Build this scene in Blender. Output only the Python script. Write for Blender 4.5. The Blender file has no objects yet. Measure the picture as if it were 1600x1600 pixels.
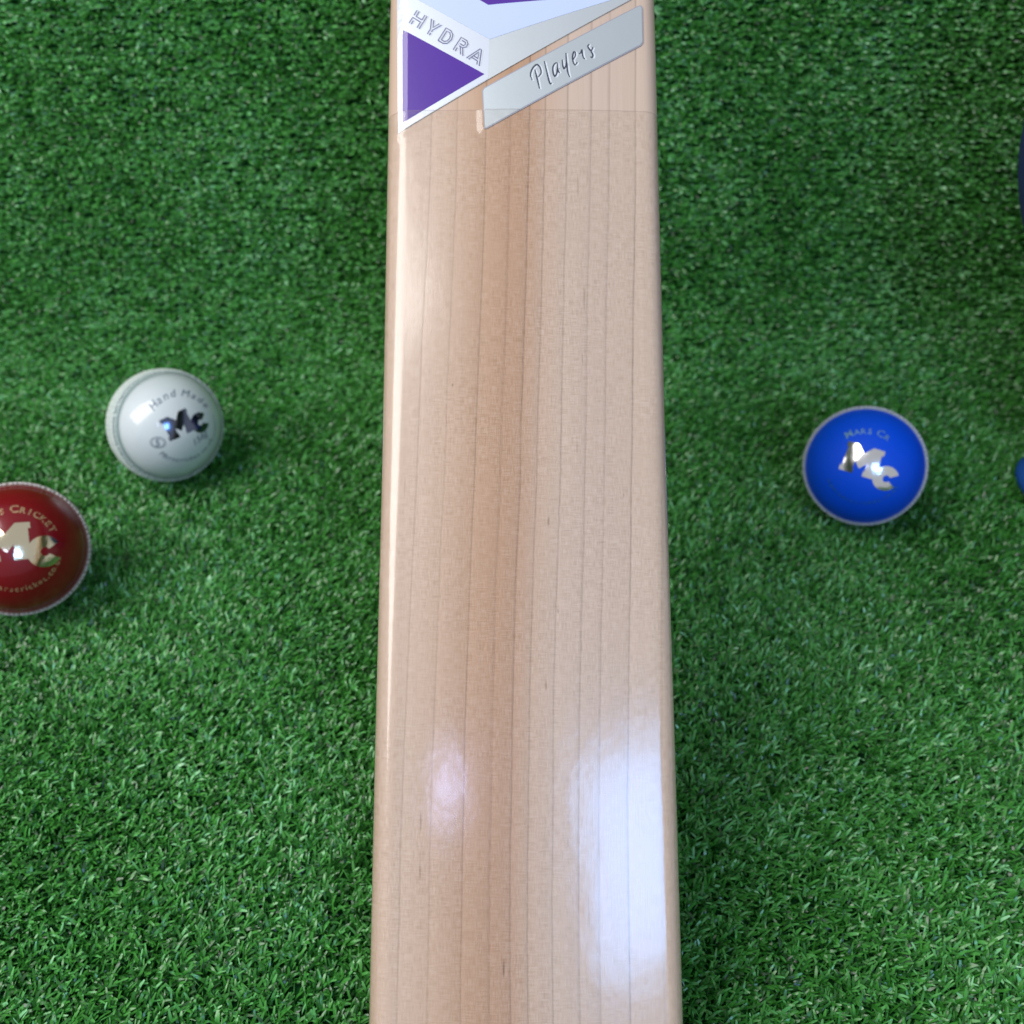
import bpy, bmesh, math, random
import numpy as np
from mathutils import Vector, Matrix, Quaternion

# ------------------------------------------------------------------ camera
S = bpy.context.scene
COL = S.collection
TILT = math.radians(48.0)
CAM_H = 0.418
cam_d = bpy.data.cameras.new('camera')
cam = bpy.data.objects.new('camera', cam_d); COL.objects.link(cam)
cam.location = (0, 0, CAM_H); cam.rotation_euler = (TILT, 0, 0)
cam_d.sensor_width = 36; cam_d.lens = 36
cam_d.clip_start = 0.01; cam_d.clip_end = 50
cam_d.dof.use_dof = True; cam_d.dof.focus_distance = 0.375; cam_d.dof.aperture_fstop = 11.5
S.camera = cam

# ------------------------------------------------------------------ light
w = bpy.data.worlds.new("World"); S.world = w; w.use_nodes = True
bg = w.node_tree.nodes['Background']
bg.inputs[0].default_value = (0.90, 0.95, 1.0, 1); bg.inputs[1].default_value = 0.52

def area(name, loc, target, sx, sy, radiance, color):
    l = bpy.data.lights.new(name, 'AREA'); l.shape = 'RECTANGLE'; l.size = sx; l.size_y = sy
    l.energy = radiance * math.pi * sx * sy          # radiance of the pane
    l.color = color
    o = bpy.data.objects.new(name, l); COL.objects.link(o); o.location = loc
    o.rotation_euler = (Vector(target) - Vector(loc)).to_track_quat('-Z', 'Y').to_euler()
    return o
area('window_light_left', (-1.08, -0.12, 1.50), (0, 0.35, 0.05), 0.88, 1.60, 7.2, (1.0, 0.985, 0.97))
area('window_light_behind', (0.335, -0.77, 0.915), (0.04, 0.2, 0.1), 0.29, 0.33, 15.5, (0.27, 0.52, 1.0))
area('lamp_behind', (-0.185, -0.66, 0.95), (-0.02, 0.2, 0.1), 0.030, 0.075, 52.0, (0.46, 0.54, 1.0))

S.view_settings.view_transform = 'Standard'; S.view_settings.look = 'None'
S.view_settings.exposure = 0.0; S.view_settings.gamma = 1
S.cycles.max_bounces = 6; S.cycles.diffuse_bounces = 3; S.cycles.glossy_bounces = 3
S.cycles.transparent_max_bounces = 8; S.cycles.use_denoising = True
S.cycles.caustics_reflective = False; S.cycles.caustics_refractive = False

# ------------------------------------------------------------------ helpers
FPX = 1600.0
def ray(px, py):
    u = (px - 800) / FPX; k = (py - 800) / FPX
    return Vector((u, math.sin(TILT) - k*math.cos(TILT), -math.cos(TILT) - k*math.sin(TILT)))
CAM = Vector((0, 0, CAM_H))

def link(o, parent=None, **kw):
    COL.objects.link(o)
    if parent is not None: o.parent = parent
    for k, v in kw.items(): o[k] = v
    return o
def mesh_obj(name, bm, mat, parent=None, smooth=True, **kw):
    me = bpy.data.meshes.new(name); bm.to_mesh(me); bm.free()
    if mat: me.materials.append(mat)
    if smooth: me.polygons.foreach_set('use_smooth', [True]*len(me.polygons))
    return link(bpy.data.objects.new(name, me), parent, **kw)
def empty(name, loc, rot=None, **kw):
    o = bpy.data.objects.new(name, None); o.empty_display_size = 0.03
    o.location = loc
    if rot is not None: o.rotation_euler = rot
    return link(o, None, **kw)

class NT:
    """small node-graph builder"""
    def __init__(s, name):
        s.mat = bpy.data.materials.new(name); s.mat.use_nodes = True
        s.t = s.mat.node_tree; s.t.nodes.clear()
        s.out = s.t.nodes.new('ShaderNodeOutputMaterial')
    def n(s, typ, ins=None, **props):
        nd = s.t.nodes.new(typ)
        for k, v in props.items(): setattr(nd, k, v)
        for k, v in (ins or {}).items(): s.put(nd, k, v)
        return nd
    def put(s, nd, k, v):
        sock = nd.inputs[k]
        if isinstance(v, bpy.types.NodeSocket): s.t.links.new(v, sock)
        elif isinstance(v, bpy.types.Node): s.t.links.new(v.outputs[0], sock)
        else: sock.default_value = v
    def m(s, op, a, b=0.0, c=None, clamp=False):
        nd = s.n('ShaderNodeMath', {0: a, 1: b}, operation=op, use_clamp=clamp)
        if c is not None: s.put(nd, 2, c)
        return nd.outputs[0]
    def mix(s, f, a, b, mode='MIX'):
        nd = s.t.nodes.new('ShaderNodeMix'); nd.data_type = 'RGBA'; nd.blend_type = mode
        s.put(nd, 0, f); s.put(nd, 6, a); s.put(nd, 7, b)
        return nd.outputs[2]
    def ramp(s, fac, stops, interp='LINEAR'):
        nd = s.t.nodes.new('ShaderNodeValToRGB'); cr = nd.color_ramp; cr.interpolation = interp
        while len(cr.elements) > 1: cr.elements.remove(cr.elements[-1])
        cr.elements[0].position = stops[0][0]; cr.elements[0].color = stops[0][1]
        for p, c in stops[1:]:
            e = cr.elements.new(p); e.color = c
        s.put(nd, 0, fac); return nd.outputs[0]
    def noise(s, vec, scale, detail=2, rough=0.5):
        return s.n('ShaderNodeTexNoise', {'Vector': vec, 'Scale': scale, 'Detail': detail, 'Roughness': rough}).outputs[0]
    def mapping(s, vec, scale=(1, 1, 1), loc=(0, 0, 0), rot=(0, 0, 0)):
        return s.n('ShaderNodeMapping', {'Vector': vec, 'Scale': scale, 'Location': loc, 'Rotation': rot}).outputs[0]
    def obj(s): return s.n('ShaderNodeTexCoord').outputs['Object']
    def bsdf(s, **ins):
        b = s.t.nodes.new('ShaderNodeBsdfPrincipled')
        for k, v in ins.items(): s.put(b, k.replace('_', ' '), v)
        return b
    def done(s, shader):
        s.t.links.new(shader.outputs[0] if isinstance(shader, bpy.types.Node) else shader, s.out.inputs[0]); return s.mat
def v4(c): return (c[0], c[1], c[2], 1.0)

# ------------------------------------------------------------------ materials
def mat_turf():
    g = NT('turf_blade')
    at = g.n('ShaderNodeAttribute', attribute_name='tone').outputs['Fac']
    big = g.noise(g.obj(), 9.0, 3)
    t = g.m('ADD', at, g.m('MULTIPLY', g.m('SUBTRACT', big, 0.5), 0.5), clamp=True)
    col = g.ramp(t, [(0.0, v4((.006, .050, .006))), (0.30, v4((.027, .160, .018))), (0.62, v4((.066, .295, .042))),
                     (0.93, v4((.12, .43, .11))), (1.0, v4((.24, .58, .26)))])
    b = g.bsdf(Base_Color=col, Roughness=0.30, Specular_IOR_Level=0.6)
    tr = g.n('ShaderNodeBsdfTranslucent', {'Color': col})
    mx = g.n('ShaderNodeMixShader', {0: 0.07, 1: b, 2: tr})
    return g.done(mx)
def mat_backing():
    g = NT('turf_backing')
    n = g.noise(g.obj(), 400, 3)
    col = g.ramp(n, [(0.3, v4((.004, .022, .006))), (0.7, v4((.012, .075, .018)))])
    bmp = g.n('ShaderNodeBump', {'Height': n, 'Strength': 0.6, 'Distance': 0.001})
    return g.done(g.bsdf(Base_Color=col, Roughness=1.0, Specular_IOR_Level=0.0, Normal=bmp))

GL = [-4.43, -3.38, -2.26, -1.30, -.57, .06, .94, 1.85, 2.57, 3.61, 4.83]     # grain lines, cm from the centre line
def mat_wood():
    g = NT('willow')
    P = g.obj()
    sep = g.n('ShaderNodeSeparateXYZ', {0: P})
    X, Y, Z = sep.outputs
    # how the rings drift sideways along the blade
    tY = g.m('DIVIDE', g.m('SUBTRACT', Y, 0.05), 0.40)
    fc = g.t.nodes.new('ShaderNodeFloatCurve'); g.put(fc, 'Value', tY)
    cv = fc.mapping.curves[0]
    pts = [(0.0, 0.0), (0.055, 0.0), (0.22, 0.09), (0.50, 0.43), (0.80, 0.80), (1.0, 0.95)]
    cv.points[0].location = pts[0]; cv.points[1].location = pts[-1]
    for p in pts[1:-1]: cv.points.new(*p)
    fc.mapping.update()
    wob = g.noise(g.mapping(P, (14, 9, 14)), 1.0, 2)
    wob2 = g.noise(g.mapping(P, (120, 60, 60)), 1.0, 2)
    xc = g.m('SUBTRACT', g.m('MULTIPLY', X, 100.0), fc.outputs[0])
    xc = g.m('ADD', xc, g.m('MULTIPLY', g.m('SUBTRACT', wob, 0.5), 0.24))
    xc = g.m('ADD', xc, g.m('MULTIPLY', g.m('SUBTRACT', wob2, 0.5), 0.035))
    xc = g.m('ADD', xc, g.m('MULTIPLY', Z, -8.0))                        # rings lean through the thickness
    u = g.m('DIVIDE', g.m('ADD', xc, 6.6), 13.2)
    U = lambda c: (c + 6.6) / 13.2
    zone = [(-6.6, (.56, .40, .30)), (-4.6, (.57, .415, .315)), (-3.6, (.54, .375, .27)), (-2.6, (.475, .298, .19)), (-1.6, (.445, .262, .158)), (-.75, (.415, .237, .138)),
            (-.59, (.415, .237, .138)), (-.55, (.46, .292, .195)), (.03, (.48, .318, .22)), (.08, (.50, .35, .26)), (.8, (.525, .39, .305)), (2.2, (.525, .395, .315)), (3.2, (.53, .395, .31)), (4.4, (.55, .415, .32)), (6.6, (.54, .395, .295))]
    def zc(x):
        for (a, ca), (b, cb) in zip(zone, zone[1:]):
            if x <= b:
                t = (x - a)/(b - a); return [ca[i] + (cb[i] - ca[i])*t for i in range(3)]
        return list(zone[-1][1])
    step = [.02, .025, .045, .035, .055, .05, .035, .03, .025, .035, .03]
    U = lambda c: (c + 6.6) / 13.2
    light = (.53, .395, .30); mid = (.44, .285, .185); brown = (.405, .245, .148); pink = (.485, .36, .295); rose = (.455, .325, .255)
    ring = [(light, light), ((.52, .385, .295), (.455, .30, .21)), ((.475, .325, .235), brown), ((.43, .275, .18), brown), ((.415, .255, .165), (.375, .217, .13)),
            ((.445, .295, .205), (.425, .275, .19)), ((.50, .375, .30), (.475, .345, .27)), (pink, rose), (pink, rose), ((.475, .345, .275), rose),
            ((.495, .365, .285), pink), ((.52, .395, .31), light)]
    U = lambda c: (c + 6.6) / 13.2
    light = (.53, .395, .30); mid = (.44, .285, .185); brown = (.405, .245, .148); pink = (.485, .36, .295); rose = (.455, .325, .255)
    ring = [(light, light), (light, (.49, .34, .24)), ((.51, .37, .27), mid), ((.49, .34, .245), brown), ((.43, .27, .17), brown),
            ((.415, .255, .155), (.39, .232, .138)), ((.455, .315, .22), (.46, .325, .24)), ((.52, .41, .345), pink), (pink, rose), ((.48, .355, .285), rose),
            ((.50, .375, .295), pink), ((.52, .395, .31), light)]
    U = lambda c: (c + 6.6) / 13.2
    light = (.53, .395, .30); mid = (.44, .285, .185); brown = (.405, .245, .148); pink = (.485, .36, .295); rose = (.455, .325, .255)
    ring = [(light, light), (light, (.57, .43, .33)), ((.62, .48, .385), mid), ((.59, .45, .35), brown), ((.50, .345, .235), brown),
            ((.475, .315, .205), (.47, .31, .20)), ((.53, .40, .30), (.54, .415, .325)), ((.63, .53, .475), pink), (pink, rose), ((.585, .47, .405), rose),
            ((.60, .485, .41), pink), ((.62, .51, .43), light)]
    st = [(0.0, v4(zc(-6.6)))]
    for L, d in zip(GL, step):
        c = zc(L)
        st.append((U(L) - 0.0006, v4([q*(1 - d) for q in c]))); st.append((U(L) + 0.0012, v4([q*(1 + d) for q in c])))
    st.append((1.0, v4(zc(6.6))))
    base = g.ramp(u, st)
    W = (1, 1, 1, 1)
    def lines(sel, dark, hw):
        s2 = [(0.0, W)]
        for L, d in zip(sel, dark):
            c = 1 - d
            s2 += [(U(L) - hw*2.2, W), (U(L), (c, c*0.97, c*0.94, 1)), (U(L) + hw, W)]
        return g.ramp(u, s2)
    la = lines(GL[:6], [.24, .30, .36, .38, .46, .34], 0.0019)
    lb = lines(GL[6:], [.38, .42, .38, .40, .34], 0.0019)
    ls_ = g.m('ADD', 0.20, g.m('MULTIPLY', g.noise(g.mapping(P, (60, 22, 60)), 1.0, 3), 1.25), clamp=True)
    col = g.mix(ls_, base, la, 'MULTIPLY'); col = g.mix(ls_, col, lb, 'MULTIPLY')
    # streaks, fibre and pores
    s1 = g.noise(g.mapping(P, (420, 2.6, 200)), 1.0, 3)
    s2 = g.noise(g.mapping(P, (2200, 60, 1500)), 1.0, 2)
    s3 = g.noise(g.mapping(P, (26, 11, 20)), 1.0, 3)
    k = g.m('ADD', g.m('MULTIPLY', s1, 0.14), g.m('MULTIPLY', s2, 0.13))
    k = g.m('ADD', k, g.m('MULTIPLY', s3, 0.10)); k = g.m('ADD', k, 0.815)
    kc = g.n('ShaderNodeCombineColor', {0: k, 1: k, 2: k})
    col = g.mix(1.0, col, kc.outputs[0], 'MULTIPLY')
    # flecks: x cm from centre, Y m from toe, half width cm, half length m, strength
    fl = []
    for (px, py, a, b, s) in [(853, 1071, .05, .0022, .5), (857, 815, .05, .0022, .55), (903, 290, .045, .006, .3), (918, 272, .045, .005, .22),
                              (913, 465, .05, .006, .4), (910, 560, .04, .003, .3), (657, 1285, .05, .004, .45), (656, 1362, .05, .004, .45),
                              (787, 1513, .05, .0036, .8), (872, 955, .05, .0012, .4), (897, 1083, .04, .0014, .2), (632, 760, .03, .005, .35),
                              (707, 601, .045, .0008, .55), (902, 700, .045, .003, .35), (975, 773, .03, .001, .4), (920, 1425, .04, .006, .25),
                              (912, 1245, .03, .0012, .25), (790, 428, .03, .0012, .25)]:
        c = bat_xy(px, py)
        dx = g.m('DIVIDE', g.m('SUBTRACT', X, c[0]), a*0.01); dy = g.m('DIVIDE', g.m('SUBTRACT', Y, c[1]), b)
        r = g.m('ADD', g.m('MULTIPLY', dx, dx), g.m('MULTIPLY', dy, dy))
        fl.append(g.m('MULTIPLY', g.m('SUBTRACT', 1.0, r, clamp=True), s))
    acc = fl[0]
    for f in fl[1:]: acc = g.m('MAXIMUM', acc, f)
    front = g.m('GREATER_THAN', Z, -0.006)
    acc = g.m('MULTIPLY', acc, front)
    col = g.mix(acc, col, (.16, .085, .045, 1))
    bmp = g.n('ShaderNodeBump', {'Height': s2, 'Strength': 0.10, 'Distance': 0.0003})
    return g.done(g.bsdf(Base_Color=col, Roughness=0.42, Specular_IOR_Level=0.4, Normal=bmp, Coat_Weight=0.25, Coat_Roughness=0.15))

def mat_film():
    g = NT('clear_fibre_film')
    P = g.obj()
    wa = g.noise(g.mapping(P, (3000, 260, 1)), 1.0, 1)
    wb = g.noise(g.mapping(P, (230, 3000, 1)), 1.0, 1)
    patch = g.noise(P, 26, 2)
    wv = g.m('SUBTRACT', g.m('ADD', wa, wb), 1.0)                     # about -0.3..0.3
    wv = g.m('MULTIPLY', wv, g.m('MULTIPLY', patch, 1.5))
    tint = g.m('ADD', 0.965, g.m('MULTIPLY', wv, 0.28), clamp=True)
    tc = g.n('ShaderNodeCombineColor', {0: tint, 1: g.m('MULTIPLY', tint, 0.985), 2: g.m('MULTIPLY', tint, 0.965)})
    tr = g.n('ShaderNodeBsdfTransparent', {0: tc.outputs[0]})
    df = g.n('ShaderNodeBsdfDiffuse', {0: (.85, .84, .85, 1)})
    body = g.n('ShaderNodeMixShader', {0: g.m('ADD', 0.02, g.m('MULTIPLY', wv, 0.28), clamp=True), 1: tr, 2: df})
    big = g.noise(g.mapping(P, (75, 45, 1)), 1.0, 3)
    fine = g.noise(P, 900, 2)
    h = g.m('ADD', g.m('MULTIPLY', big, 1.0), g.m('MULTIPLY', fine, 0.02))
    h = g.m('ADD', h, g.m('MULTIPLY', wv, 0.012))
    bmp = g.n('ShaderNodeBump', {'Height': h, 'Strength': 0.35, 'Distance': 0.00045})
    gl = g.n('ShaderNodeBsdfGlossy', {'Color': (1, 1, 1, 1), 'Roughness': 0.145, 'Normal': bmp})
    fr = g.n('ShaderNodeFresnel', {'IOR': 1.52, 'Normal': bmp})
    back = g.n('ShaderNodeNewGeometry').outputs['Backfacing']
    mx = g.n('ShaderNodeMixShader', {0: g.m('MULTIPLY', fr, g.m('SUBTRACT', 1.0, back)), 1: body, 2: gl})
    return g.done(mx)

def simple(name, col, rough=0.4, metal=0.0, bump=0.0, bscale=300, vary=0.0, **kw):
    g = NT(name); P = g.obj()
    n = g.noise(P, bscale, 3)
    n2 = g.noise(P, bscale*0.12, 3)
    c = v4(col)
    if vary:
        f = g.m('ADD', 1 - vary*0.5, g.m('MULTIPLY', n2, vary))
        fc = g.n('ShaderNodeCombineColor', {0: f, 1: f, 2: f})
        c = g.mix(1.0, v4(col), fc.outputs[0], 'MULTIPLY')
    ins = dict(Base_Color=c, Roughness=rough, Metallic=metal)
    ins.update(kw)
    if bump:
        ins['Normal'] = g.n('ShaderNodeBump', {'Height': n, 'Strength': bump, 'Distance': 0.0005}).outputs[0]
    return g.done(g.bsdf(**ins))

# ------------------------------------------------------------------ turf: floor that curves up into a backdrop
Z0 = -0.0065; YC = 0.565; RC = 0.085; WALL = math.radians(77)
def profile(p):
    """arc length p -> y, z, tangent (ty,tz)"""
    p = np.asarray(p, float)
    arc = RC*WALL
    a = np.clip((p - YC)/RC, 0, WALL)
    y = np.minimum(p, YC) + RC*np.sin(a); z = Z0 + RC*(1 - np.cos(a))
    e = np.maximum(p - YC - arc, 0)
    y = y + e*math.cos(WALL); z = z + e*math.sin(WALL)
    return y, z, np.cos(a), np.sin(a)
def build_backing():
    ps = np.concatenate([np.linspace(-0.25, YC, 14), YC + np.linspace(0.1, 1, 12)*RC*WALL, YC + RC*WALL + np.linspace(0.06, 0.62, 10)])
    xs = np.linspace(-0.75, 0.75, 9)
    y, z, ty, tz = profile(ps)
    bm = bmesh.new()
    rows = [[bm.verts.new((x, y[i], z[i])) for x in xs] for i in range(len(ps))]
    low = [[bm.verts.new((x, y[i] + tz[i]*0.004, z[i] - ty[i]*0.004)) for x in xs] for i in range(len(ps))]
    for i in range(len(ps)-1):
        for j in range(len(xs)-1):
            bm.faces.new((rows[i][j], rows[i][j+1], rows[i+1][j+1], rows[i+1][j]))
            bm.faces.new((low[i][j], low[i+1][j], low[i+1][j+1], low[i][j+1]))
    for a_, b_ in ((0, 1), (-1, -2)):
        pass
    for i in range(len(ps)-1):
        bm.faces.new((rows[i][0], rows[i+1][0], low[i+1][0], low[i][0]))
        bm.faces.new((rows[i][-1], low[i][-1], low[i+1][-1], rows[i+1][-1]))
    for j in range(len(xs)-1):
        bm.faces.new((rows[0][j], low[0][j], low[0][j+1], rows[0][j+1]))
        bm.faces.new((rows[-1][j], rows[-1][j+1], low[-1][j+1], low[-1][j]))
    o = mesh_obj('turf_backing', bm, mat_backing(), kind='structure')
    o['label'] = 'dark green backing mat of the artificial turf, curving up behind'

def build_turf():
    rng = np.random.default_rng(7)
    RX, TX = 0.0042, 0.0031
    pg = np.arange(-0.02, YC + RC*WALL + 0.50, RX); xg = np.arange(-0.56, 0.56, TX)
    P, X = np.meshgrid(pg, xg, indexing='ij'); P = P.ravel(); X = X.ravel()
    P = P + rng.normal(0, 0.0005, P.size); X = X + rng.normal(0, 0.0009, X.size) + (np.floor(P/RX) % 2)*TX*0.5
    y, z, ty, tz = profile(P)
    # what the camera can see, with a margin
    dy = y; dz = z - CAM_H
    dep = dy*math.sin(TILT) - dz*math.cos(TILT)
    v = (dy*math.cos(TILT) + dz*math.sin(TILT))/dep
    uu = X/dep
    out = np.clip(np.maximum(np.abs(uu), np.abs(v)) - 0.56, 0, 0.22)/0.22; out[dep < 0.05] = 1
    keep = rng.random(P.size) < 1 - 0.58*out
    P, X, out = P[keep], X[keep], out[keep]
    nb = 7
    T = P.size
    tone_t = rng.normal(0, 0.13, T)*(1 + 0.25*(P > YC + 0.03)) + 0.07*(P > YC + 0.01)  # backdrop blades made paler: hazy sheen put into their tone
    P = np.repeat(P, nb); X = np.repeat(X, nb); tone_t = np.repeat(tone_t, nb); outb = np.repeat(out, nb)
    N = P.size
    jit = 0.0010 - 0.0006*np.clip((P - YC)/0.06, 0, 1)
    P = P + rng.normal(0, 1, N)*jit; X = X + rng.normal(0, 0.0010, N)
    y, z, ty, tz = profile(P)
    # lean field
    fld = (1.1*np.sin(X*19 + 1.3 + 2.0*np.sin(P*11)) + 0.9*np.sin(P*23 + 0.7 + 1.5*np.sin(X*15 + 2)) + 0.6*np.sin(X*61 + P*47))
    ang = 0.45 + 0.42*fld + rng.normal(0, 1.2, N)
    wall = np.clip((P - YC)/0.06, 0, 1)
    angw = rng.normal(0.05, 0.38, N) + np.pi*(rng.random(N) < 0.45)
    ang = np.where(rng.random(N) < np.clip((P - YC + 0.10)/0.16, 0, 0.85), angw, ang)
    L = rng.uniform(0.0056, 0.0086, N)*(1 + 0.10*np.sin(X*37 + 1)*np.sin(P*41)); 
    L = L*(1 - 0.18*wall)
    lean = np.clip(rng.normal(1.0, 0.28, N) - 0.10*wall, 0.1, 1.5)
    wd = rng.uniform(0.00042, 0.00070, N)*(1 + 0.25*wall); wd *= 1 + 0.7*outb
    la, lb = np.cos(ang), np.sin(ang)                       # lean in (x, tangent)
    ts = np.array([0.0, 0.38, 0.72, 1.0])
    # heading angle from the normal grows along the blade
    th0 = lean*0.35; th1 = lean*1.15 + rng.normal(0.15, 0.25, N)
    h = np.zeros((N, 4)); s = np.zeros((N, 4))
    for i in range(1, 4):
        tm = (ts[i] + ts[i-1])/2; th = th0 + (th1 - th0)*tm*1.25
        d = (ts[i] - ts[i-1])*L
        h[:, i] = h[:, i-1] + np.cos(th)*d; s[:, i] = s[:, i-1] + np.sin(th)*d
    wa = ang + np.pi/2 + rng.normal(0, 0.75, N)
    wx, wt = np.cos(wa), np.sin(wa)
    wn = rng.normal(0, 0.35, N)
    taper = np.array([0.85, 1.0, 0.95, 0.55])
    co = np.empty((N, 8, 3), np.float32)
    ny, nz = -tz, ty
    for i in range(4):
        cx = X + la*s[:, i]; ct = lb*s[:, i]
        for q, sg in ((0, -1), (1, 1)):
            ww = wd*taper[i]*sg
            t_ = ct + wt*ww; nn = h[:, i] + wn*ww
            co[:, i*2+q, 0] = cx + wx*ww
            co[:, i*2+q, 1] = y + ty*t_ + ny*nn
            co[:, i*2+q, 2] = z + tz*t_ + nz*nn
    me = bpy.data.meshes.new('turf_grass')
    me.vertices.add(N*8); me.vertices.foreach_set('co', co.ravel())
    base = (np.arange(N)*8)[:, None, None]
    quad = np.array([[0, 1, 3, 2], [2, 3, 5, 4], [4, 5, 7, 6]])[None]
    idx = (base + quad).astype(np.int32).ravel()
    me.loops.add(idx.size); me.loops.foreach_set('vertex_index', idx)
    nf = N*3
    me.polygons.add(nf); me.polygons.foreach_set('loop_start', np.arange(nf, dtype=np.int32)*4)
    me.polygons.foreach_set('loop_total', np.full(nf, 4, np.int32))
    me.polygons.foreach_set('use_smooth', np.ones(nf, bool))
    tone = np.clip(0.50 + tone_t + rng.normal(0, 0.19, N), 0, 0.95)
    tone[rng.random(N) < 0.035] = 1.0
    at = me.attributes.new('tone', 'FLOAT', 'POINT'); at.data.foreach_set('value', np.repeat(tone, 8).astype(np.float32))
    me.update(); me.materials.append(mat_turf())
    o = link(bpy.data.objects.new('turf_grass', me), kind='stuff')
    o['label'] = 'short green artificial grass covering floor and backdrop'; o['category'] = 'artificial grass'
    print('turf blades', N)

# ------------------------------------------------------------------ bat geometry
BAT_EL = math.atan2(0.633, 0.774)
BD = Vector((0, math.cos(BAT_EL), math.sin(BAT_EL))); BN = Vector((0, -math.sin(BAT_EL), math.cos(BAT_EL)))
BAT_X = 0.0049
TOE = Vector((BAT_X, 0.144, 0.051)) - BD*0.05           # face level at the toe
YAW = math.radians(0.10)                                 # small turn in the face plane
def bat_xy(px, py):
    r = ray(px, py); t = (TOE - CAM).dot(BN) / r.dot(BN)
    d = CAM + r*t - TOE
    x, y = d.x, d.dot(BD)
    c, s = math.cos(-YAW), math.sin(-YAW)
    return (x*c - y*s, x*s + y*c)
def halfw(Y):                                            # half width of the blade at distance Y from the toe
    pts = [(-0.01, .0553), (0.0, .0553), (.06, .0552), (.14, .0549), (.25, .0541), (.42, .0541), (.55, .0534), (.62, .0534)]
    for (a, wa_), (b, wb_) in zip(pts, pts[1:]):
        if Y <= b: return wa_ + (wb_ - wa_)*(Y - a)/(b - a)
    return pts[-1][1]
CROWN = 0.0020; CR_R = 0.0064; CR_L = 0.0085
def face(a, Y, off=0.0):
    """arc coordinate a (m, sideways from the centre line), Y along -> local point on the face, raised by off"""
    CR = CR_L if a < 0 else CR_R
    w_ = halfw(Y); Rc = w_*w_/(2*CROWN)
    sp = (w_ - CR)/(Rc - CR); p1 = math.asin(sp); a1 = Rc*p1
    s = 1 if a >= 0 else -1; a = abs(a)
    if a <= a1:
        f = a/Rc; x, z, nx, nz = Rc*math.sin(f), -Rc*(1-math.cos(f)), math.sin(f), math.cos(f)
    else:
        f = p1 + (a - a1)/CR; ex = 0
        if f > math.pi/2: ex = (f - math.pi/2)*CR; f = math.pi/2
        x = (Rc - CR)*math.sin(p1) + CR*math.sin(f); z = -Rc + (Rc - CR)*math.cos(p1) + CR*math.cos(f) - ex
        nx, nz = math.sin(f), math.cos(f)
    return Vector((s*(x + nx*off), Y, z + nz*off))

def inside(pt, poly):
    x, y = pt; c = False
    for i in range(len(poly)):
        x1, y1 = poly[i]; x2, y2 = poly[i-1]
        if (y1 > y) != (y2 > y) and x < (x2 - x1)*(y - y1)/(y2 - y1) + x1: c = not c
    return c
def dist_poly(pt, poly):
    best = 9
    for i in range(len(poly)):
        a = Vector(poly[i-1]); b = Vector(poly[i]); p = Vector(pt); ab = b - a
        t = max(0, min(1, (p - a).dot(ab)/max(ab.length_squared, 1e-12)))
        best = min(best, (p - a - ab*t).length)
    return best

def wrap_polys(polys, mapf, top, bottom, maxlen):
    """flat polygons (2-D) -> thin plates lying on a curved surface"""
    bm = bmesh.new()
    for poly in polys:
        vs = [bm.verts.new((p[0], p[1], 0)) for p in poly]
        try: bm.faces.new(vs)
        except ValueError: pass
    return wrap_bm(bm, mapf, top, bottom, maxlen)
def wrap_bm(bm, mapf, top, bottom, maxlen):
    bmesh.ops.triangulate(bm, faces=bm.faces)
    for _ in range(7):
        es = [e for e in bm.edges if e.calc_length() > maxlen]
        if not es: break
        bmesh.ops.subdivide_edges(bm, edges=es, cuts=1)
        bmesh.ops.triangulate(bm, faces=bm.faces)
    bmesh.ops.recalc_face_normals(bm, faces=bm.faces)
    fl = [f for f in bm.faces if f.normal.z < 0]
    if fl: bmesh.ops.reverse_faces(bm, faces=fl)
    bd = [e for e in bm.edges if e.is_boundary]
    flat = {v: (v.co.x, v.co.y) for v in bm.verts}
    for e in bd: e.smooth = False
    ex = bmesh.ops.extrude_edge_only(bm, edges=bd)
    new = [g for g in ex['geom'] if isinstance(g, bmesh.types.BMVert)]
    news = set(new)
    for v in bm.verts:
        o_ = bottom if v in news else top
        v.co = mapf(v.co.x, v.co.y, o_)
    return bm
def ribbon(pts, wd, taper=True):
    """polyline -> list of quads, thin stroke; ends taper"""
    P = [Vector(p) for p in pts]; out = []; nr = []
    for i in range(len(P)):
        d = (P[min(i+1, len(P)-1)] - P[max(i-1, 0)]).normalized(); nr.append(Vector((-d.y, d.x)))
    def ww(i):
        if not taper or len(P) < 4: return wd/2
        t = i/(len(P)-1); return wd/2*(0.45 + 0.55*math.sin(math.pi*min(max(t, .08), .92)))
    for i in range(len(P)-1):
        a, b = P[i], P[i+1]
        out.append([tuple(a - nr[i]*ww(i)), tuple(b - nr[i+1]*ww(i+1)), tuple(b + nr[i+1]*ww(i+1)), tuple(a + nr[i]*ww(i))])
    return out
def smooth(pts, n=4):
    P = [Vector(p) for p in pts]; out = []
    for i in range(len(P)-1):
        p0 = P[max(i-1, 0)]; p1 = P[i]; p2 = P[i+1]; p3 = P[min(i+2, len(P)-1)]
        for k in range(n):
            t = k/n
            out.append(0.5*((2*p1) + (p2-p0)*t + (2*p0-5*p1+4*p2-p3)*t*t + (3*p1-p0-3*p2+p3)*t**3))
    out.append(P[-1]); return [tuple(p) for p in out]

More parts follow.
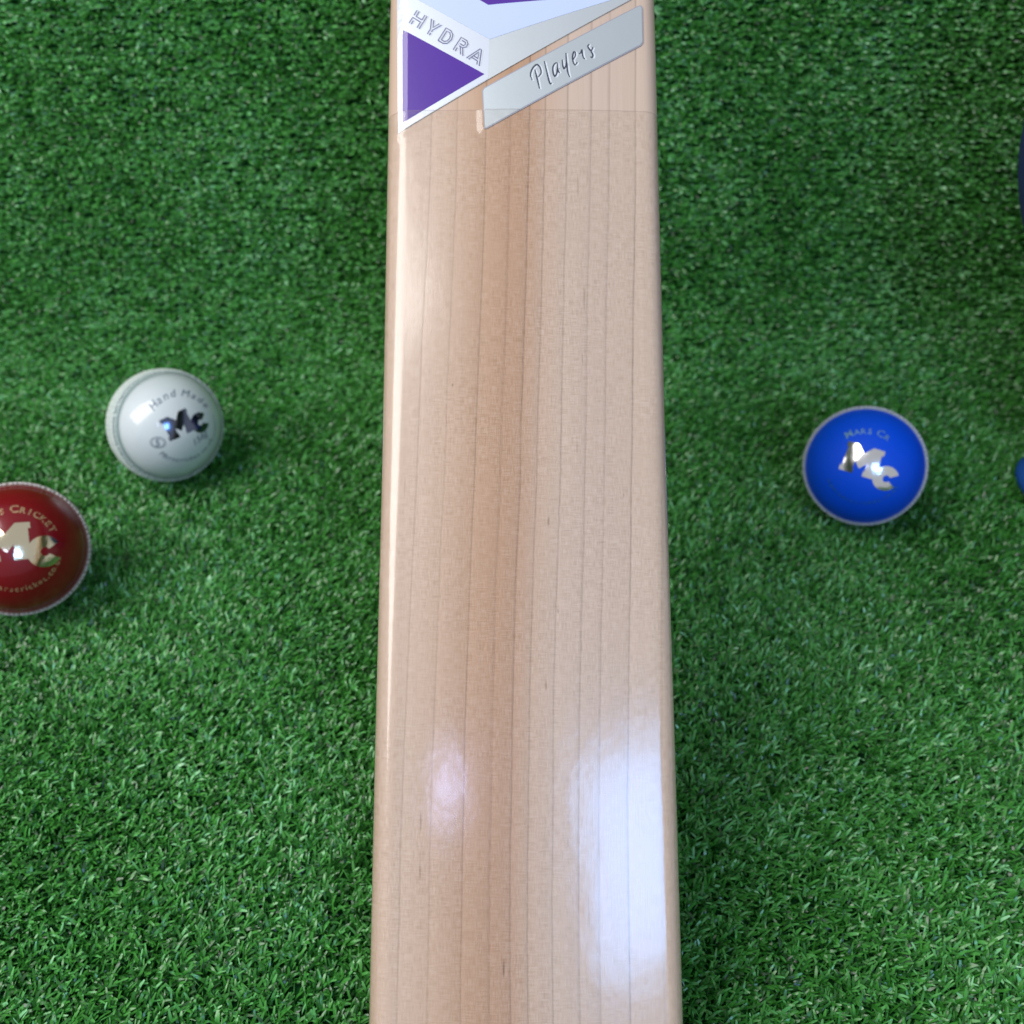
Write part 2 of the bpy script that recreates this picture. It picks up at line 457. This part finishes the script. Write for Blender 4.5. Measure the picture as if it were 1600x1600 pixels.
def build_bat():
    bat = empty('cricket_bat', TOE, None)
    # rotation: local X right, Y along the blade, Z out of the face
    R = Matrix((Vector((1, 0, 0)), BD, BN)).transposed().to_4x4() @ Matrix.Rotation(YAW, 4, 'Z')
    bat.matrix_world = Matrix.Translation(TOE) @ R
    bat['label'] = 'pale willow cricket bat with purple and silver stickers leaning over the green turf'
    bat['category'] = 'cricket bat'
    wood = mat_wood()
    # blade: stations from toe to shoulder
    YS = [-0.004, -0.002, 0.001, 0.006, 0.014] + list(np.linspace(0.03, 0.50, 40)) + [0.515, 0.53, 0.542, 0.551, 0.558]
    bm = bmesh.new(); loops = []
    for Y in YS:
        w_ = halfw(Y)
        edge = 0.020 + 0.018*min(1, max(0, (Y - 0.0)/0.12)) - 0.014*max(0, (Y - 0.30)/0.26)
        spine = 0.024 + 0.038*math.sin(min(1, max(0, Y/0.22))*math.pi/2) - 0.026*max(0, (Y - 0.26)/0.30)
        sc = 1.0; sink = 0.0
        if Y < 0.012: sink = 0.008*(1 - math.sqrt(max(0, 1 - ((0.012 - Y)/0.0165)**2))); 
        if Y > 0.50: sc = 1 - 0.62*((Y - 0.50)/0.058)**1.6
        a_max = 0.0555*1.02
        loop = []
        aa = list(np.linspace(-0.043, 0.045, 25))
        ext = list(np.linspace(0.0465, 0.0600, 10)); exl = list(np.linspace(0.0442, 0.0620, 16))
        prof = [-e for e in reversed(exl)] + aa + ext
        for a in prof:
            p = face(a, Y); loop.append(Vector((p.x*sc, Y, p.z - sink)))
        # sides and back with central spine
        bk = [(1.0, -edge + 0.003), (0.95, -edge), (0.6, -(edge + (spine - edge)*0.30)), (0.3, -(edge + (spine - edge)*0.68)), (0.08, -spine), (-0.08, -spine),
              (-0.3, -(edge + (spine - edge)*0.68)), (-0.6, -(edge + (spine - edge)*0.30)), (-0.95, -edge), (-1.0, -edge + 0.003)]
        for fx, fz in bk: loop.append(Vector((fx*w_*sc, Y, fz + sink*0.6)))
        loops.append([bm.verts.new(p) for p in loop])
    for A, B in zip(loops, loops[1:]):
        n = len(A)
        for i in range(n): bm.faces.new((A[i], A[(i+1) % n], B[(i+1) % n], B[i]))
    for lp, rev in ((loops[0], False), (loops[-1], True)):
        c = bm.verts.new(sum((v.co for v in lp), Vector())/len(lp))
        for i in range(len(lp)):
            t = (lp[i], lp[(i+1) % len(lp)], c)
            bm.faces.new(t if rev else t[::-1])
    bmesh.ops.recalc_face_normals(bm, faces=bm.faces)
    mesh_obj('blade', bm, wood, bat)
    # handle and grip
    def tube(name, rings, mat, par, seg=28):
        bm = bmesh.new(); L = []
        for (Y, rx, rz, zc) in rings:
            L.append([bm.verts.new((rx*math.cos(2*math.pi*i/seg), Y, zc + rz*math.sin(2*math.pi*i/seg))) for i in range(seg)])
        for A, B in zip(L, L[1:]):
            for i in range(seg): bm.faces.new((A[i], B[i], B[(i+1) % seg], A[(i+1) % seg]))
        bm.faces.new(L[0]); bm.faces.new(L[-1][::-1])
        bmesh.ops.recalc_face_normals(bm, faces=bm.faces)
        return mesh_obj(name, bm, mat, par)
    cane = simple('handle_cane', (.52, .38, .22), 0.5, vary=0.3, bscale=200)
    hd = tube('handle', [(0.548, .0175, .017, -.019), (0.60, .0165, .0165, -.019), (0.84, .0155, .0155, -.019)], cane, bat)
    rubber = simple('grip_rubber', (.55, .54, .58), 0.65, bump=0.3, bscale=900)
    rg = []
    Y = 0.585
    while Y < 0.842:
        rg += [(Y, .0186, .0182, -.019), (Y + .0018, .0193, .0189, -.019)]; Y += 0.0036
    rg += [(0.846, .0165, .0160, -.019)]
    tube('grip', rg, rubber, hd)

    # stickers ------------------------------------------------------
    XY = lambda pts: [bat_xy(*p) for p in pts]
    def unwrap(p):      # flat x from the picture -> arc coordinate on the crowned face
        x, Y = p; w_ = halfw(Y); Rc = w_*w_/(2*CROWN)
        CR = CR_L if x < 0 else CR_R
        sp = (w_ - CR)/(Rc - CR); xb = Rc*sp
        if abs(x) <= xb: return (Rc*math.asin(x/Rc), Y)
        t = min(0.97, (abs(x) - (Rc - CR)*sp)/CR)
        return (math.copysign(Rc*math.asin(sp) + (math.asin(t) - math.asin(sp))*CR, x), Y)
    U = lambda pts: [unwrap(bat_xy(*p)) for p in pts]
    white = simple('sticker_white_sheen', (.66, .695, .77), 0.34, metal=0.4, bump=0.02, bscale=60, vary=0.05, Coat_Weight=0.6, Coat_Roughness=0.08)  # white print, with the lit sheen of the silver put into the colour
    pale = simple('sticker_pale_blue', (.54, .62, .84), 0.25, metal=0.1, vary=0.03, Coat_Weight=0.6, Coat_Roughness=0.08)
    silver = simple('sticker_silver', (.60, .65, .68), 0.36, metal=0.75, bump=0.03, bscale=500, vary=0.06)
    silver_hi = simple('sticker_silver_light', (.60, .635, .66), 0.40, metal=0.65, bump=0.03, bscale=500, vary=0.05)
    purple = simple('sticker_purple', (.072, .014, .27), 0.25, vary=0.06, Coat_Weight=0.5, Coat_Roughness=0.05)
    grey = simple('emboss_shade_grey', (.15, .15, .25), 0.35, metal=0.3)  # shaded edges of the embossed HYDRA letters, as flat colour
    dark = simple('emboss_shade_dark', (.09, .10, .14), 0.2, metal=0.6)  # dark side of the embossed script, as flat colour
    bright = simple('emboss_highlight', (.86, .88, .93), 0.15, metal=0.4)  # highlight on the embossed letters, as flat colour
    T0 = 0.0004
    # lower outline of the main sticker continues up beyond the frame with the same slope
    main = U([(622, 205), (978, 1.5), (1006, -15), (1006, -330), (618, -330), (620, -60)])
    st = mesh_obj('sticker', wrap_polys([main], face, T0, -0.0003, 0.004), silver_hi, bat, smooth=False, label='large silver and purple sticker at the top of the blade')
    mesh_obj('white_sheen_panel', wrap_polys([U([(624, 203), (763, 123), (764, 90), (765, 62.5), (640, -8), (622, -30), (621, 60)])], face, T0+.00006, T0-.0002, 0.004), white, st, smooth=False)  # white border, plus the brighter lit side of the silver painted in
    mesh_obj('chevron_panel', wrap_polys([U([(632, -14), (765, 62), (952, 0), (1003, -22), (1003, -120), (622, -120)])], face, T0+.00010, T0-.0002, 0.004), pale, st, smooth=False)
    mesh_obj('purple_chevron', wrap_polys([U([(728, -12), (763, 8.5), (862, 0), (990, -30), (990, -110), (640, -90)])], face, T0+.00014, T0-.0002, 0.004), purple, st, smooth=False)
    mesh_obj('purple_triangle', wrap_polys([U([(629, 43.5), (757, 116.5), (628.5, 190)])], face, T0+.00012, T0-.0002, 0.003), purple, st, smooth=False)
    e = Vector((.843, .537)); up = Vector((.55, -.835))
    def hy(pts):
        out = []
        for x, y in pts:
            c = Vector((190, 335)) + e*x*0.985 + up*y
            out.append(bat_xy(620 + c.x*0.1, c.y*0.1))
        return [unwrap(p) for p in out]
    HYD = [[(0,0),(0,100),(150,100)], [(40,0),(40,65)], [(0,230),(0,140)], [(40,230),(40,140),(150,140)], [(190,0),(190,230)], [(150,0),(150,100)], [(150,140),(150,230)],
           [(345,0),(345,90),(270,230)], [(385,0),(385,40)], [(315,230),(367,130),(420,230)], [(385,60),(385,90),(465,230)],
           [(548,0),(548,230),(640,230),(700,195),(725,115),(700,35),(640,0),(548,0)], [(588,35),(588,195),(640,195),(675,160),(688,115),(675,65),(640,35),(588,35)],
           [(833,0),(833,230),(940,230),(985,195),(985,140),(940,100),(880,100)], [(873,0),(873,60)], [(873,195),(935,195),(950,165),(935,135),(873,135)], [(900,100),(970,0)], [(950,95),(1015,0)],
           [(1084,0),(1190,230),(1215,230),(1324,0)], [(1124,0),(1200,175),(1235,95)], [(1150,50),(1255,50)], [(1165,85),(1245,85)], [(1255,50),(1280,0)]]
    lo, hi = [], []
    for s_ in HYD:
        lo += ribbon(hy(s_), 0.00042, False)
        hi += ribbon(hy([(x+16, y+10) for x, y in s_]), 0.00040, False)  # offset bright strokes paint the emboss highlight beside the shaded ones
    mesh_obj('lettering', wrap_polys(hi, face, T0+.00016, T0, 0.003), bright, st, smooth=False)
    mesh_obj('lettering', wrap_polys(lo, face, T0+.00020, T0, 0.003), grey, st, smooth=False)

    lab = [(755, 143), (757, 139), (997, 8), (1001, 6.5), (1003, 10), (1004, 62), (1001, 67), (761, 199), (758, 199)]
    labU = U(lab)
    ls = mesh_obj('label_strip', wrap_polys([labU], face, T0, -0.0003, 0.004), silver, bat, smooth=False, label='slanted silver label strip with handwritten lettering')
    rim = U([(753.3, 142), (756, 137.5), (997, 6.6), (1002, 5), (1004.6, 9), (1005.6, 63), (1002, 68.6), (761, 201), (756.6, 201)])
    mesh_obj('label_border', wrap_polys([rim], face, T0-.0001, -0.0003, 0.004), simple('label_edge_grey', (.36, .36, .42), 0.4, metal=0.4), ls, smooth=False)
    PL = [[(245,870),(215,790),(225,720),(260,650),(320,595),(370,620),(400,690),(400,750),(350,815)], [(290,680),(330,830),(375,1020)],
          [(460,530),(500,700),(545,880),(570,935),(592,915)],
          [(700,560),(650,570),(615,640),(620,740),(650,800),(685,740),(697,640),(692,560)], [(695,640),(708,710),(740,735)],
          [(780,500),(790,600),(815,660),(850,600),(858,520)], [(845,380),(860,560),(880,720),(915,810)],
          [(975,500),(1012,430),(1012,370),(985,365),(966,450),(980,550),(1015,590),(1048,540)],
          [(1080,390),(1110,375),(1132,320),(1140,390),(1160,460),(1190,480)],
          [(1330,265),(1300,330),(1262,300),(1238,255),(1262,215)], [(1262,300),(1300,350),(1328,405),(1318,452),(1285,440)]]
    def ply(pts, ox=0, oy=0): return U([(810 + (x+ox)*0.0875, 50 + (y+oy)*0.0875) for x, y in pts])
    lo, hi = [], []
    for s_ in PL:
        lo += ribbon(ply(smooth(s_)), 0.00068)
        hi += ribbon(ply(smooth(s_), 30, 8), 0.00075)  # relief of the chrome script painted: dark stroke shade, bright stroke highlight
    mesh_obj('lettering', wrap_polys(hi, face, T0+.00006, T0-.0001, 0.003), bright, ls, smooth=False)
    mesh_obj('lettering', wrap_polys(lo, face, T0+.00010, T0-.0001, 0.003), dark, ls, smooth=False)

    # protective film over the lower face; it tents over the sticker corners
    y_top = bat_xy(815, 172)[1]
    ys = list(np.arange(0.002, y_top - 0.02, 0.0025)) + list(np.arange(y_top - 0.02, y_top, 0.0007)) + [y_top]
    as_ = np.concatenate([np.arange(-0.0635, -0.0405, 0.0008), np.arange(-0.0405, 0.0405, 0.0009), np.arange(0.0405, 0.0635, 0.0008)])
    bm = bmesh.new(); G = []
    for Y in ys:
        row = []
        for a in as_:
            off = 0.00012
            if Y > y_top - 0.020:
                d = 9
                for poly in (main, labU):
                    dd = -dist_poly((a, Y), poly) if inside((a, Y), poly) else dist_poly((a, Y), poly)
                    d = min(d, dd)
                t = max(0.0, min(1.0, 1 - d/0.0042)); t = t*t*(3 - 2*t)
                off = 0.00012 + 0.00052*t
            row.append(bm.verts.new(face(a, Y, off)))
        G.append(row)
    for A, B in zip(G, G[1:]):
        for i in range(len(A)-1): bm.faces.new((A[i], A[i+1], B[i+1], B[i]))
    mesh_obj('protective_film', bm, mat_film(), bat)
    # the cut edge of the film
    bm = bmesh.new(); rows = []
    for dY in (0.0, 0.00035):
        rows.append([bm.verts.new(face(a, y_top + dY, 0.00014 if not (inside((a, y_top), main) or inside((a, y_top), labU)) else 0.00066)) for a in as_])
    for i in range(len(as_)-1): bm.faces.new((rows[0][i], rows[0][i+1], rows[1][i+1], rows[1][i]))
    mesh_obj('film_edge', bm, simple('film_edge', (.42, .30, .25), 0.4, Alpha=0.28), bat)
    return bat

# ------------------------------------------------------------------ balls
M_LOGO = [(0,0),(.37,0),(.37,.14),(.345,.14),(.345,.34),(.5,.17),(.655,.34),(.655,.14),(.63,.14),(.63,0),(1,0),(1,.14),(.95,.14),(.95,.66),(1,.66),(1,.8),(.70,.8),(.5,.58),(.30,.8),(0,.8),(0,.66),(.05,.66),(.05,.14),(0,.14)]
def c_logo(cx, cy, ro, ri, gap=38):
    n = 18; o = []; i_ = []
    for k in range(n+1):
        a = math.radians(gap + (360 - 2*gap)*k/n)
        o.append((cx + ro*1.05*math.cos(a), cy + ro*math.sin(a))); i_.append((cx + ri*math.cos(a), cy + ri*math.sin(a)))
    return [o + i_[::-1]]
def text_bm(txt, size, shear=0.0, bold=0.0):
    cu = bpy.data.curves.new('lettering', 'FONT'); cu.body = txt; cu.size = size; cu.shear = shear; cu.offset = bold
    cu.align_x = 'CENTER'; cu.align_y = 'BOTTOM_BASELINE'; cu.resolution_u = 3; cu.fill_mode = 'FRONT'
    ob = bpy.data.objects.new('lettering', cu); COL.objects.link(ob)
    dg = bpy.context.evaluated_depsgraph_get(); dg.update()
    me = bpy.data.meshes.new_from_object(ob.evaluated_get(dg))
    bm = bmesh.new(); bm.from_mesh(me); bpy.data.meshes.remove(me); bpy.data.objects.remove(ob); bpy.data.curves.remove(cu)
    return bm
def arc_text(bm_out, txt, size, r, mid_deg, top=True, spacing=0.62, shear=0, bold=0.0, smallcaps=False):
    """letters set along a circle of radius r about the ball's pole; mid_deg: clock angle of the middle"""
    ws = []
    for i, ch in enumerate(txt):
        k = spacing*(0.55 if ch in 'il.1 ,' else 1.25 if ch in 'mwMW' else 1.0)*size
        if smallcaps and (i == 0 or txt[i-1] == ' '): k *= 1.25
        ws.append(k)
    tot = sum(ws); pos = -tot/2
    for i, ch in enumerate(txt):
        c = pos + ws[i]/2; pos += ws[i]
        if ch == ' ': continue
        sz = size*1.3 if smallcaps and (i == 0 or txt[i-1] == ' ') else size
        b = text_bm(ch, sz, shear, bold)
        if top:
            a = math.radians(mid_deg) - c/r
            M = Matrix.Translation((r*math.cos(a), r*math.sin(a), 0)) @ Matrix.Rotation(a - math.pi/2, 4, 'Z')
        else:
            a = math.radians(mid_deg) + c/r
            M = Matrix.Translation((r*math.cos(a), r*math.sin(a), 0)) @ Matrix.Rotation(a + math.pi/2, 4, 'Z')
        bmesh.ops.transform(b, matrix=M, verts=b.verts)
        me = bpy.data.meshes.new('tmp'); b.to_mesh(me); b.free(); bm_out.from_mesh(me); bpy.data.meshes.remove(me)

def make_ball(center, R, tilt_right, tilt_down, roll, cover, seam_mat, stitch_mat, label, marks, ring_mat=None, ring_lat=None, fuzz=0):
    c = Vector(center)
    root = empty('cricket_ball', (c.x, c.y, c.z - R), None, label=label, category='cricket ball', group='cricket balls resting on the artificial turf')
    toc = (CAM - c).normalized()
    right = Vector((1, 0, 0)); right = (right - toc*right.dot(toc)).normalized(); upv = toc.cross(right)
    N = (toc + right*math.tan(tilt_right) - upv*math.tan(tilt_down)).normalized()
    rr = (right - N*right.dot(N)).normalized(); uu = N.cross(rr)
    M = Matrix((rr, uu, N)).transposed().to_4x4() @ Matrix.Rotation(roll, 4, 'Z')
    Mw = Matrix.Translation((0, 0, R)) @ M
    def surf_r(lat):      # lat from the seam plane, radians
        a = abs(lat)
        bump = 0.00045*max(0.0, 1 - (a/math.radians(17))**4)
        groove = -0.0002*math.exp(-((a - math.radians(18.5))/0.03)**2)
        return R + bump + groove
    bm = bmesh.new(); seg, rings = 128, 96; rows = []
    for j in range(1, rings):
        th = math.pi*j/rings; r_ = surf_r(math.pi/2 - th)
        rows.append([bm.verts.new((r_*math.sin(th)*math.cos(2*math.pi*i/seg), r_*math.sin(th)*math.sin(2*math.pi*i/seg), r_*math.cos(th))) for i in range(seg)])
    tp = bm.verts.new((0, 0, R)); bt = bm.verts.new((0, 0, -R))
    for A, B in zip(rows, rows[1:]):
        for i in range(seg): bm.faces.new((A[i], B[i], B[(i+1) % seg], A[(i+1) % seg]))
    for i in range(seg):
        bm.faces.new((tp, rows[0][i], rows[0][(i+1) % seg])); bm.faces.new((bt, rows[-1][(i+1) % seg], rows[-1][i]))
    o = mesh_obj('cover', bm, cover, root); o.matrix_local = Mw
    # raised welt between the two halves, with its quarter join
    bm = bmesh.new(); rows = []
    for k in range(9):
        la = math.radians(-13.5 + 27*k/8); h = 0.0008 + 0.0007*math.sqrt(max(0, 1 - ((k-4)/4.0)**2))
        rr_ = R + h if 0 < k < 8 else R - 0.0004
        rows.append([bm.verts.new((rr_*math.cos(la)*math.cos(2*math.pi*i/seg), rr_*math.cos(la)*math.sin(2*math.pi*i/seg), rr_*math.sin(la))) for i in range(seg)])
    for A, B in zip(rows, rows[1:]):
        for i in range(seg): bm.faces.new((A[i], A[(i+1) % seg], B[(i+1) % seg], B[i]))
    o = mesh_obj('seam', bm, seam_mat, root); o.matrix_local = Mw
    # stitches: six rows of small slanted threads
    bm = bmesh.new(); rnd = random.Random(3)
    nst = 92
    for lat, sl in ((-11, 1), (-6.8, -1), (-2.4, 1), (2.4, -1), (6.8, 1), (11, -1)):
        la = math.radians(lat)
        for i in range(nst):
            an = 2*math.pi*(i + rnd.uniform(-.22, .22))/nst
            rad = R + 0.0013
            cpt = Vector((math.cos(la)*math.cos(an), math.cos(la)*math.sin(an), math.sin(la)))
            t1 = Vector((-math.sin(an), math.cos(an), 0)); t2 = cpt.cross(t1)
            d = (t1*0.83 + t2*(0.56 + rnd.uniform(-.2, .2))*sl).normalized(); s_ = cpt.cross(d)
            hl, hw, hh = 0.00135, 0.00052, 0.00050
            ring = []
            for (f, g_) in ((-1, .35), (-.55, 1), (.55, 1), (1, .35)):
                q = []
                for (sx, sz) in ((-1, 0), (0, 1), (1, 0), (0, -1)):
                    q.append(bm.verts.new(cpt*(rad + sz*hh*g_) + d*hl*f + s_*hw*g_*sx))
                ring.append(q)
            for A, B in zip(ring, ring[1:]):
                for q in range(4): bm.faces.new((A[q], B[q], B[(q+1) % 4], A[(q+1) % 4]))
    bmesh.ops.recalc_face_normals(bm, faces=bm.faces)
    o = mesh_obj('stitching', bm, stitch_mat, root); o.matrix_local = Mw
    if fuzz:
        bm = bmesh.new()
        for _ in range(fuzz):
            an = rnd.uniform(0, 2*math.pi); la = math.radians(rnd.uniform(-13, 13))
            c0 = Vector((math.cos(la)*math.cos(an), math.cos(la)*math.sin(an), math.sin(la)))
            dirn = (c0 + Vector((rnd.uniform(-1, 1), rnd.uniform(-1, 1), rnd.uniform(-1, 1)))*0.9).normalized()
            p = c0*(R + 0.001); l_ = rnd.uniform(0.0008, 0.0024); s_ = dirn.cross(c0 + Vector((.01, 0, 0))).normalized()*0.00006
            b_ = [bm.verts.new(p - s_), bm.verts.new(p + s_), bm.verts.new(p + dirn*l_)]
            bm.faces.new(b_)
        o = mesh_obj('thread_fuzz', bm, stitch_mat, root); o.matrix_local = Mw; o['kind'] = 'stuff'
    if ring_mat:
        for lat in ring_lat:
            bm = bmesh.new(); rnd2 = random.Random(5)
            la = math.radians(lat); n = 110
            for i in range(n):
                an = 2*math.pi*i/n
                cpt = Vector((math.cos(la)*math.cos(an), math.cos(la)*math.sin(an), math.sin(la)))
                t1 = Vector((-math.sin(an), math.cos(an), 0)); t2 = cpt.cross(t1)
                q = []
                for (f, g_) in ((-1, 0), (-.5, 1), (.5, 1), (1, 0), (.5, -1), (-.5, -1)):
                    q.append(bm.verts.new(cpt*(R + 0.00062) + t1*0.00085*f + t2*0.00042*g_))
                bm.faces.new(q)
            o = mesh_obj('machine_stitch_line', bm, ring_mat, root); o.matrix_local = Mw
    # printed foil marks
    def sph(x, y, off):
        r = math.hypot(x, y); a = r/R
        if r < 1e-9: return Vector((0, 0, R + off))
        return Vector((math.sin(a)*x/r, math.sin(a)*y/r, math.cos(a)))*(R + off)
    for nm, b, mt, lift in marks:
        wrap_bm(b, sph, 0.00007 + lift, -0.00005, 0.0022)
        o = mesh_obj(nm, b, mt, root, smooth=True); o.matrix_local = Mw
    return root

def logo_bm(scale, rot, ox, oy, cs=1.0):
    bm = bmesh.new()
    polys = [M_LOGO] + c_logo(1.25, 0.12, .36*cs, .10*cs, 32)
    for poly in polys:
        bm.faces.new([bm.verts.new(((x - .62)*scale, (y - .32)*scale, 0)) for x, y in poly])
    bmesh.ops.transform(bm, matrix=Matrix.Translation((ox, oy, 0)) @ Matrix.Rotation(rot, 4, 'Z'), verts=bm.verts)
    return bm

def foil(name, col, rough=0.16, coat=0.0):
    g = NT(name); P = g.obj()
    n = g.noise(P, 260, 3); n2 = g.noise(P, 2500, 2)
    h = g.m('ADD', n, g.m('MULTIPLY', n2, 0.08))
    bmp = g.n('ShaderNodeBump', {'Height': h, 'Strength': 0.5, 'Distance': 0.00025})
    return g.done(g.bsdf(Base_Color=v4(col), Metallic=1.0, Roughness=rough, Normal=bmp, Coat_Weight=coat, Coat_Roughness=0.05))
def worn_foil(name, col, under, amount=0.5):
    g = NT(name); P = g.obj()
    n = g.noise(P, 900, 3)
    f = g.ramp(n, [(amount - 0.05, (0, 0, 0, 1)), (amount + 0.05, (1, 1, 1, 1))])
    c = g.mix(f, v4(under), v4(col))
    return g.done(g.bsdf(Base_Color=c, Metallic=0.55, Roughness=0.35))

def at_depth(px, py, h):      # point on the ray through a pixel at height h above the turf
    r = ray(px, py); t = (h - CAM_H)/r.z
    return CAM + r*t

def build_balls():
    # white ball
    lea_w = simple('leather_white', (.60, .65, .655), 0.4, bump=0.10, bscale=700, vary=0.08, Coat_Weight=0.8, Coat_Roughness=0.035)
    seam_w = simple('seam_cream', (.50, .56, .52), 0.6, bump=0.3, bscale=1500, vary=0.2)
    st_w = simple('thread_cream', (.60, .66, .60), 0.7)
    ink_g = simple('thread_green', (.03, .15, .09), 0.6)
    navy = foil('foil_navy', (.10, .125, .20), 0.16, 1.0)
    ink = simple('ink_navy', (.055, .09, .14), 0.5)
    b1 = bmesh.new()
    arc_text(b1, 'Hand Made', 0.0074, 0.0198, 94, True, 0.60, 0.35)
    arc_text(b1, 'Marscricket.co.uk', 0.0048, 0.0222, -74, False, 0.56, 0.2)
    b3 = text_bm('156g', 0.0062, 0.3); bmesh.ops.transform(b3, matrix=Matrix.Translation((.0112, -.0078, 0)) @ Matrix.Rotation(math.radians(38), 4, 'Z'), verts=b3.verts)
    b4 = bmesh.new()
    for rr_, ww in ((.0044, .0004), (.0034, .0003)):
        pts = [(rr_*math.cos(a) - .0150, rr_*0.8*math.sin(a) - .0095) for a in np.linspace(0, 2*math.pi, 25)]
        for q in ribbon(pts, ww, False): b4.faces.new([b4.verts.new((x, y, 0)) for x, y in q])
    b5 = text_bm('5', 0.0060, 0.2, 0.0001); bmesh.ops.transform(b5, matrix=Matrix.Translation((-.0150, -.0118, 0)) @ Matrix.Rotation(math.radians(15), 4, 'Z'), verts=b5.verts)
    lg = logo_bm(0.0174, math.radians(27), -0.0012, 0.0016, 1.0)
    bx = bmesh.new()
    for q in ribbon([( .0232*math.cos(a), .0232*math.sin(a)) for a in np.linspace(math.radians(-24), math.radians(22), 14)], .00045, True):
        bx.faces.new([bx.verts.new((x, y, 0)) for x, y in q])
    make_ball(at_depth(259.5, 664.5, 0.0345), 0.0331, math.radians(18.5), math.radians(3), math.radians(-2), lea_w, seam_w, st_w,
              'white cricket ball with black lettering and a green seam line, left of the bat',
              [('lettering', b1, ink, 0), ('lettering', b3, ink, 0), ('emblem', b4, ink, 0), ('lettering', b5, ink, 0), ('logo', lg, navy, .00002), ('print_arc', bx, ink, 0)],
              ink_g, [15.5, 18.0])
    # blue ball
    lea_b = simple('leather_blue', (.001, .080, .74), 0.55, bump=0.12, bscale=700, vary=0.10, Specular_IOR_Level=0.22)
    seam_b = simple('seam_grey', (.36, .40, .46), 0.7, bump=0.3, bscale=1500, vary=0.2)
    st_b = simple('thread_grey', (.52, .55, .60), 0.7)
    silv = foil('foil_silver', (.80, .79, .80), 0.16)
    worn_b = worn_foil('foil_worn_blue', (.24, .46, .70), (.02, .12, .55), 0.42)
    worn_b2 = worn_foil('foil_faint_blue', (.07, .24, .40), (.01, .08, .50), 0.45)
    b1 = bmesh.new(); arc_text(b1, 'MARS CR', 0.0052, 0.0196, 90, True, 0.66, 0, 0.00008, True)
    b2 = bmesh.new(); arc_text(b2, 'www.marscricket.co.uk', 0.0042, 0.0232, -92, False, 0.62)
    lg = logo_bm(0.0212, math.radians(-14), 0.0004, 0.0014, 0.95)
    make_ball(at_depth(1350.5, 728, 0.036), 0.0333, math.radians(0), math.radians(1), math.radians(-4), lea_b, seam_b, st_b,
              'bright blue cricket ball with silver logo and pale grey seam, right of the bat',
              [('lettering', b1, worn_b, 0), ('lettering', b2, worn_b2, 0), ('logo', lg, silv, .00002)], fuzz=700)
    # red ball
    lea_r = simple('leather_red', (.18, .002, .007), 0.32, bump=0.10, bscale=700, vary=0.14, Specular_IOR_Level=0.3, Coat_Weight=0.35, Coat_Roughness=0.05)
    seam_r = simple('seam_brown', (.30, .20, .17), 0.6, bump=0.3, bscale=1500, vary=0.2)
    st_r = simple('thread_white', (.62, .58, .56), 0.6)
    gold = foil('foil_gold', (.80, .70, .50), 0.14)
    worn_r = worn_foil('foil_worn_gold', (.62, .44, .24), (.25, .03, .02), 0.42)
    b1 = bmesh.new(); arc_text(b1, 'MARS CRICKET', 0.0052, 0.0196, 88, True, 0.66, 0, 0.0001, True)
    b2 = bmesh.new(); arc_text(b2, 'www.marscricket.co.uk', 0.0048, 0.0238, -80, False, 0.60, 0, 0.00005)
    lg = logo_bm(0.0240, math.radians(6), -0.0010, 0.0018, 0.98)
    make_ball(at_depth(30.5, 857.5, 0.036), 0.0341, math.radians(-4), math.radians(0), math.radians(0), lea_r, seam_r, st_r,
              'dark red cricket ball with gold logo, cut off by the left edge',
              [('lettering', b1, worn_r, 0), ('lettering', b2, worn_r, 0), ('logo', lg, gold, .00002)])

def build_gear():
    # the blue thing that peeks in at the right edge
    root = empty('kit_bag', (0.45, 0.55, 0.0), None, label='dark blue rounded kit bag just showing at the right edge', category='sports bag')
    cloth = simple('cloth_navy', (.003, .016, .085), 0.75, bump=0.4, bscale=1200, vary=0.2)
    cloth2 = simple('cloth_blue', (.008, .075, .34), 0.6, bump=0.4, bscale=1200, vary=0.2)
    bm = bmesh.new(); bmesh.ops.create_uvsphere(bm, u_segments=64, v_segments=32, radius=1.0)
    for v in bm.verts:
        p = v.co; r = 1 + 0.02*math.sin(5*p.x + 2)*math.sin(7*p.y)
        v.co = Vector((p.x*0.125, p.y*0.095, p.z*0.130))*r
    o = mesh_obj('body', bm, cloth, root); o.location = (0.3775 - 0.45, 0.49 - 0.55, 0.229)
    bm = bmesh.new(); bmesh.ops.create_cone(bm, segments=40, radius1=0.108, radius2=0.112, depth=0.20, cap_ends=True)
    o = mesh_obj('base', bm, cloth, root); o.location = (0.440 - 0.45, 0.49 - 0.55, 0.100)
    bm = bmesh.new(); bmesh.ops.create_uvsphere(bm, u_segments=32, v_segments=16, radius=1.0)
    for v in bm.verts: v.co = Vector((v.co.x*0.016, v.co.y*0.024, v.co.z*0.010))
    o = mesh_obj('end_pad', bm, cloth2, root); o.location = (0.3265 - 0.45, 0.478 - 0.55, 0.012)
    bm = bmesh.new(); bmesh.ops.create_cone(bm, segments=24, radius1=0.012, radius2=0.010, depth=0.10, cap_ends=True)
    bmesh.ops.transform(bm, matrix=Matrix.Rotation(math.pi/2, 4, 'Y'), verts=bm.verts)
    o = mesh_obj('strap', bm, cloth2, root); o.location = (0.3700 - 0.45, 0.490 - 0.55, 0.016); o.rotation_euler = (0, 0, 0.15)

build_backing()
build_turf()
build_bat()
build_balls()
build_gear()
